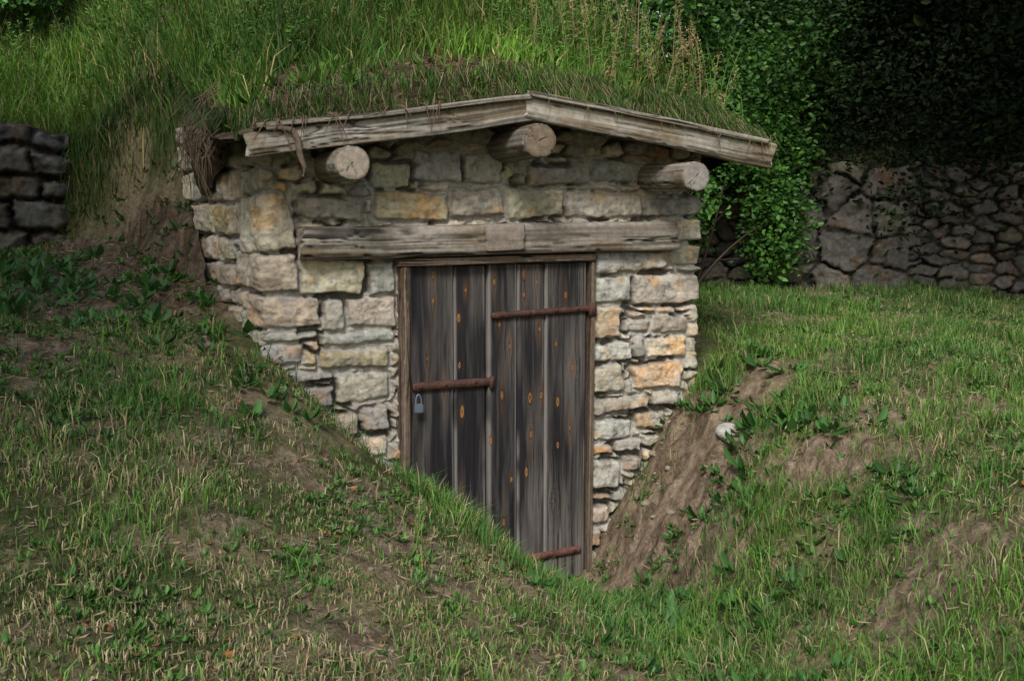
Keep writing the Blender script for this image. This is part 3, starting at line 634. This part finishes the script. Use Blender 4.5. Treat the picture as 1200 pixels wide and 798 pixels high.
x,y=scatter(4200,-4.5,5,-4.4,2.2,isground,lambda x,y:lod(x,y,7)*(.4+.6*ss(.5,-.6,x)))
n=len(x);a=rng.uniform(0,6.28,n);D=np.stack([np.cos(a),np.sin(a),rng.normal(0,.15,n)],-1);Sd=np.stack([-np.sin(a),np.cos(a),rng.normal(0,.3,n)],-1)
P=np.stack([x,y,T(x,y)+.02],-1);cc=np.array([A(.26,.15,.07),A(.38,.15,.05),A(.2,.14,.08),A(.34,.26,.14)])[rng.choice(4,n,p=[.35,.15,.3,.2])]*rng.uniform(.4,1.1,(n,1))
l=rng.uniform(.012,.04,n);leaves2(mb,P,D,Sd,l,l*.5,cc,.3)
x,y=scatter(34000,-4.5,5,-4.4,2.2,isground,lambda x,y:lod(x,y,5)*.8)
n=len(x);a=rng.uniform(0,6.28,n);D=np.stack([np.cos(a),np.sin(a),rng.normal(0,.2,n)],-1);Sd=np.stack([-np.sin(a),np.cos(a),rng.normal(0,.3,n)],-1)
l=rng.uniform(.02,.07,n);leaves2(mb,np.stack([x,y,T(x,y)+.012],-1),D,Sd,l,.003,A(.36,.29,.18)*rng.uniform(.4,1.1,(n,1)),0)
x,y=scatter(7000,-1.4,1.5,-.33,.5,lambda x,y:x>-9,lambda x,y:hdirt(x,y)*.8+.05)
n=len(x);a=rng.uniform(0,6.28,n);D=np.stack([np.cos(a),np.sin(a),rng.normal(0,.3,n)],-1);Sd=np.stack([-np.sin(a),np.cos(a),rng.normal(0,.4,n)],-1)
l=rng.uniform(.015,.07,n);leaves2(mb,np.stack([x,y,hill(x,y)+.012],-1),D,Sd,l,rng.uniform(.002,.012,n),A(.22,.14,.085)*rng.uniform(.35,1.2,(n,1)),.1)
mb.build("leaf_litter",M_leaf,None,False)
mb=MB()
def rock(mb,x,y,z,r,c):
    n,m=9,12;t,p=np.meshgrid(np.linspace(0,np.pi,n),np.linspace(0,2*np.pi,m),indexing='ij')
    s=rng.uniform(0,99);D=np.stack([np.sin(t)*np.cos(p),np.sin(t)*np.sin(p),np.cos(t)],-1)
    R=r*(.75+.5*fbm(D[...,0]*1.5+s,D[...,1]*1.5+D[...,2]+s,3));R[:,-1]=R[:,0]
    P=D*R[...,None]*A(1,.8,.6)+A(x,y,z);mb.add(P,[gridF(n,m)],c)
x,y=scatter(900,-3,2,-3,2,isground,lambda x,y:np.clip(dirt(x,y),.08,1))
zz=T(x,y)
for k in range(len(x)): rock(mb,x[k],y[k],zz[k]-.002,rng.uniform(.004,.016),A(.24,.20,.155)*rng.uniform(.6,1.2))
rock(mb,1.15,-.55,float(T(A(1.15),A(-.55))[0])+.02,.075,A(.38,.37,.35))
for q in range(12):
    a_,b_=.9+random.gauss(0,.25),-.4+random.gauss(0,.35);rock(mb,a_,b_,float(T(A(a_),A(b_))[0]),random.uniform(.015,.035),A(.24,.20,.155))
mb.build("loose_stones",M_stone)
mb=MB()
def stalk(mb,x,y,z,h,c,leafc,nl=14,seed=False,ll=.05):
    a=rng.uniform(0,6.28);ln=h*rng.uniform(.05,.3);t=np.linspace(0,1,7)
    pts=np.stack([x+np.cos(a)*ln*t**2,y+np.sin(a)*ln*t**2,z+h*t],-1)
    tube(mb,pts,np.linspace(.0035,.0015,7),c,5)
    k=nl;s=rng.uniform(.15,1,k);P=np.stack([np.interp(s,t,pts[:,i]) for i in range(3)],-1)
    b=rng.uniform(0,6.28,k);e=rng.uniform(-.2,.8,k);D=np.stack([np.cos(b)*np.cos(e),np.sin(b)*np.cos(e),np.sin(e)],-1);Sd=np.stack([-np.sin(b),np.cos(b),0*b],-1)
    leaves2(mb,P,D,Sd,ll*(1.2-s*.7),ll*.25,leafc*rng.uniform(.7,1.3,(k,1)))
    if seed:
        k=30;s=rng.uniform(.72,1.,k);P=np.stack([np.interp(s,t,pts[:,i]) for i in range(3)],-1)+rng.normal(0,.006,(k,3))
        leaves(mb,P,rng.normal(0,1,(k,3)),.014,.008,c*rng.uniform(.8,1.5,(k,1)))
for q in range(190):
    x_=random.uniform(.2,1.5);y_=random.uniform(-.22,1.5)
    z_=float(hill(A(x_),A(y_))[0]);dr=random.random()<.5
    stalk(mb,x_,y_,z_,random.uniform(.25,.8)*(.45+.55*min(1,max(0,(y_+.3)/.6))),A(.32,.24,.13) if dr else A(.13,.22,.05),A(.18,.22,.06) if dr else A(.11,.24,.035),18,dr)
for q in range(420):
    x_=random.uniform(-3.5,1.2);y_=random.uniform(.4,4)
    if y_-float(yfront(x_))<.1: continue
    z_=float(hill(A(x_),A(y_))[0])
    stalk(mb,x_,y_,z_,random.uniform(.2,.6),A(.12,.18,.05),A(.10,.21,.035)*random.uniform(.5,1.3),22,random.random()<.25,.065)
mb.build("tall_weeds",M_leaf,None,False)

def bush(name,lobes,nclump,nper,L,cols,stems=12,spread=.14,mat=None):
    mb=MB();base=A(*lobes[0][:3]);base[2]=lobes[0][5] if len(lobes[0])>5 else base[2]-1
    Pc=[]
    for (cx,cy,cz,rx,rz,*_) in lobes:
        k=int(nclump/len(lobes));d=rng.normal(0,1,(k,3));d/=np.linalg.norm(d,axis=1)[:,None]
        rr=rng.uniform(.35,1.,(k,1))**.5*rng.uniform(.8,1.25,(k,1));Pc.append(A(cx,cy,cz)+d*rr*A(rx,rx,rz))
    Pc=np.concatenate(Pc)
    for q in range(stems):
        e=Pc[random.randrange(len(Pc))];b0=base+A(random.gauss(0,.12),random.gauss(0,.12),0)
        t=np.linspace(0,1,8)[:,None];mid=(b0+e)/2+A(random.gauss(0,.15),random.gauss(0,.15),.2)
        tube(mb,(1-t)**2*b0+2*t*(1-t)*mid+t*t*e,np.linspace(.016,.004,8),A(.06,.045,.03),6)
    n=len(Pc)*nper;ci=np.repeat(np.arange(len(Pc)),nper)
    P=Pc[ci]+rng.normal(0,spread,(n,3));D=rng.normal(0,1,(n,3))*A(1,1,.6)+A(0,0,-.2)
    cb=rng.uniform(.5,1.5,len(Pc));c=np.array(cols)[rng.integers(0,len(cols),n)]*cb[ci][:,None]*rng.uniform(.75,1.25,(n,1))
    l=L*rng.uniform(.6,1.2,n);leaves(mb,P,D,l,l*.62,c)
    return mb.build(name,mat or M_leaf,None,False)
G1=[A(.05,.145,.024),A(.08,.20,.032),A(.04,.11,.024)]
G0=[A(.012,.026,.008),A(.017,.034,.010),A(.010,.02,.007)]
G2=[A(.03,.08,.016),A(.045,.105,.02),A(.024,.06,.014)]
bush("leafy_shrub",[(2.75,2.9,2.4,.55,.75,1.3),(3.1,3.2,3.1,.65,.6),(2.5,3.0,3.6,.6,.6),(3.5,3.2,2.7,.4,.4),(3.75,2.9,1.9,.16,.4),(2.05,2.2,2.35,.3,.55),(3.9,3.5,3.3,.5,.5),(4.15,3.4,2.5,.3,.35)],540,48,.06,G1,12,.10)
bush("leafy_shrub",[(4.4,3.9,3.1,.6,.6,2.4),(3.6,4.0,3.9,.9,.8),(1.6,3.6,3.6,.7,.5),(4.7,4.1,4.0,.6,.6)],340,50,.06,G2)
bush("leafy_shrub",[(.4,4.6,3.9,.8,.6,3.3),(1.4,4.9,4.1,.8,.8),(-.8,5.6,4.8,.8,.6)],260,50,.07,G2)
bush("leafy_shrub",[(-2.6,4.5,3.9,.6,.3,3.3),(-1.5,4.7,4.1,.5,.3),(-3.8,4.6,3.9,.5,.35)],200,45,.065,[c*1.2 for c in G1],8,.14)
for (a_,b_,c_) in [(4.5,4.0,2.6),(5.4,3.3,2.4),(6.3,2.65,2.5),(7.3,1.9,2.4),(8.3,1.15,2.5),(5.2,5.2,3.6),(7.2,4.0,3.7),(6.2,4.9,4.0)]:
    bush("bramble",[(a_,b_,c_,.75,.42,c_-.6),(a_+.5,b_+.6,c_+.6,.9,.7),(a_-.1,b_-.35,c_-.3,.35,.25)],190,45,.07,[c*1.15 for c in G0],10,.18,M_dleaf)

def treemesh(seed,H,R,cols,leaf=.13,nc=420,nper=70,crown0=.35):
    mb=MB();r=np.random.default_rng(seed)
    t=np.linspace(0,1,14);tr=np.stack([.25*np.sin(t*3+seed)*t,.2*np.cos(t*2.3+seed)*t,H*.85*t],-1)
    tube(mb,tr,.22*(1-t)**.7+.03,A(.05,.04,.03),12)
    cen=[]
    for q in range(26):
        s=r.uniform(crown0,.98);b0=np.array([np.interp(s,t,tr[:,i]) for i in range(3)]);a=r.uniform(0,6.28)
        ln=R*(1.15-.6*s)*r.uniform(.6,1.05);e=b0+A(math.cos(a)*ln,math.sin(a)*ln,ln*r.uniform(.05,.6))
        tt=np.linspace(0,1,7)[:,None];path=b0*(1-tt)+e*tt+A(0,0,1)*(tt*(1-tt))*ln*.3
        tube(mb,path,np.linspace(.07,.012,7)*(1.1-s*.5),A(.05,.04,.03),6)
        for w in range(int(nc/26)):
            u=r.uniform(.35,1.08);cen.append(b0*(1-u)+e*u+r.normal(0,.38,3))
    cen=np.array(cen);n=len(cen)*nper;ci=np.repeat(np.arange(len(cen)),nper)
    P=cen[ci]+r.normal(0,.22,(n,3));cb=r.uniform(.6,1.35,len(cen))
    c=np.array(cols)[r.integers(0,len(cols),n)]*cb[ci][:,None]
    l=leaf*r.uniform(.6,1.2,n);leaves(mb,P,r.normal(0,1,(n,3)),l,l*.6,c)
    return mb
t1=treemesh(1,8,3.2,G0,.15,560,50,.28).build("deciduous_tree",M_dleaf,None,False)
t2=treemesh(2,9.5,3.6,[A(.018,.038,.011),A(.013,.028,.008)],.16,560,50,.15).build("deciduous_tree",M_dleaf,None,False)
done=[]
def put(src,x,y,z,s,r):
    if src.name in done: o=src.copy();S.collection.objects.link(o)
    else: o=src;done.append(src.name)
    o.location=(x,y,z);o.scale=(s,s,s);o.rotation_euler=(0,0,r)
put(t1,5.2,7.0,2.4,1.,0);put(t2,8.6,4.6,2.2,1.,1);put(t1,10.5,1.2,1.8,1.,2.2);put(t2,1.8,9.5,3.2,1.,3.1)
put(t2,9.6,8.2,2.4,1.25,5);put(t2,13,5,2.4,1.25,.7);put(t1,-5.9,-2.7,1.4,.85,5.2);put(t2,5.2,10.5,2.8,1.2,2.);put(t2,7.6,6.6,2.4,1.,3.7)  # the lone left tree is out of view, added to darken the left bank
put(t1,5.4,-1.0,1.1,1.05,4.)  # unseen tree, added so its crown throws shadow on the right wall

# ------------------------------------------------------------------ light
W=bpy.data.worlds.new("World");S.world=W;W.use_nodes=True;N=W.node_tree.nodes;L=W.node_tree.links
sky=N.new("ShaderNodeTexSky");sky.sky_type='NISHITA';sky.sun_disc=False
el=math.radians(42);az=math.atan2(-2.2,-3.4);sky.sun_elevation=el;sky.sun_rotation=az
sky.air_density=1.5;sky.dust_density=3
L.new(sky.outputs[0],N["Background"].inputs[0]);N["Background"].inputs[1].default_value=.14
sd=bpy.data.lights.new("sun","SUN");sd.energy=3.5;sd.angle=math.radians(18);sd.color=(1,.97,.92)
so=bpy.data.objects.new("sun",sd);S.collection.objects.link(so)
dv=Vector((math.sin(az)*math.cos(el),math.cos(az)*math.cos(el),math.sin(el)))
so.rotation_euler=dv.to_track_quat('Z','Y').to_euler()
S.view_settings.view_transform='Standard';S.view_settings.look='None';S.view_settings.exposure=0
# ------------------------------------------------------------------ camera
th=math.radians(21);p=math.atan(163/1300)
F=Vector((math.sin(th)*math.cos(p),math.cos(th)*math.cos(p),-math.sin(p)));R=Vector((math.cos(th),-math.sin(th),0));Up=R.cross(F)
cd=bpy.data.cameras.new("camera");cd.lens=39;cd.sensor_width=36;cd.clip_end=500;cd.clip_start=.05
co=bpy.data.objects.new("camera",cd);S.collection.objects.link(co)
M=Matrix((( R.x,Up.x,-F.x,-2.09),(R.y,Up.y,-F.y,-5.69),(R.z,Up.z,-F.z,2.08),(0,0,0,1)))
co.matrix_world=M;S.camera=co
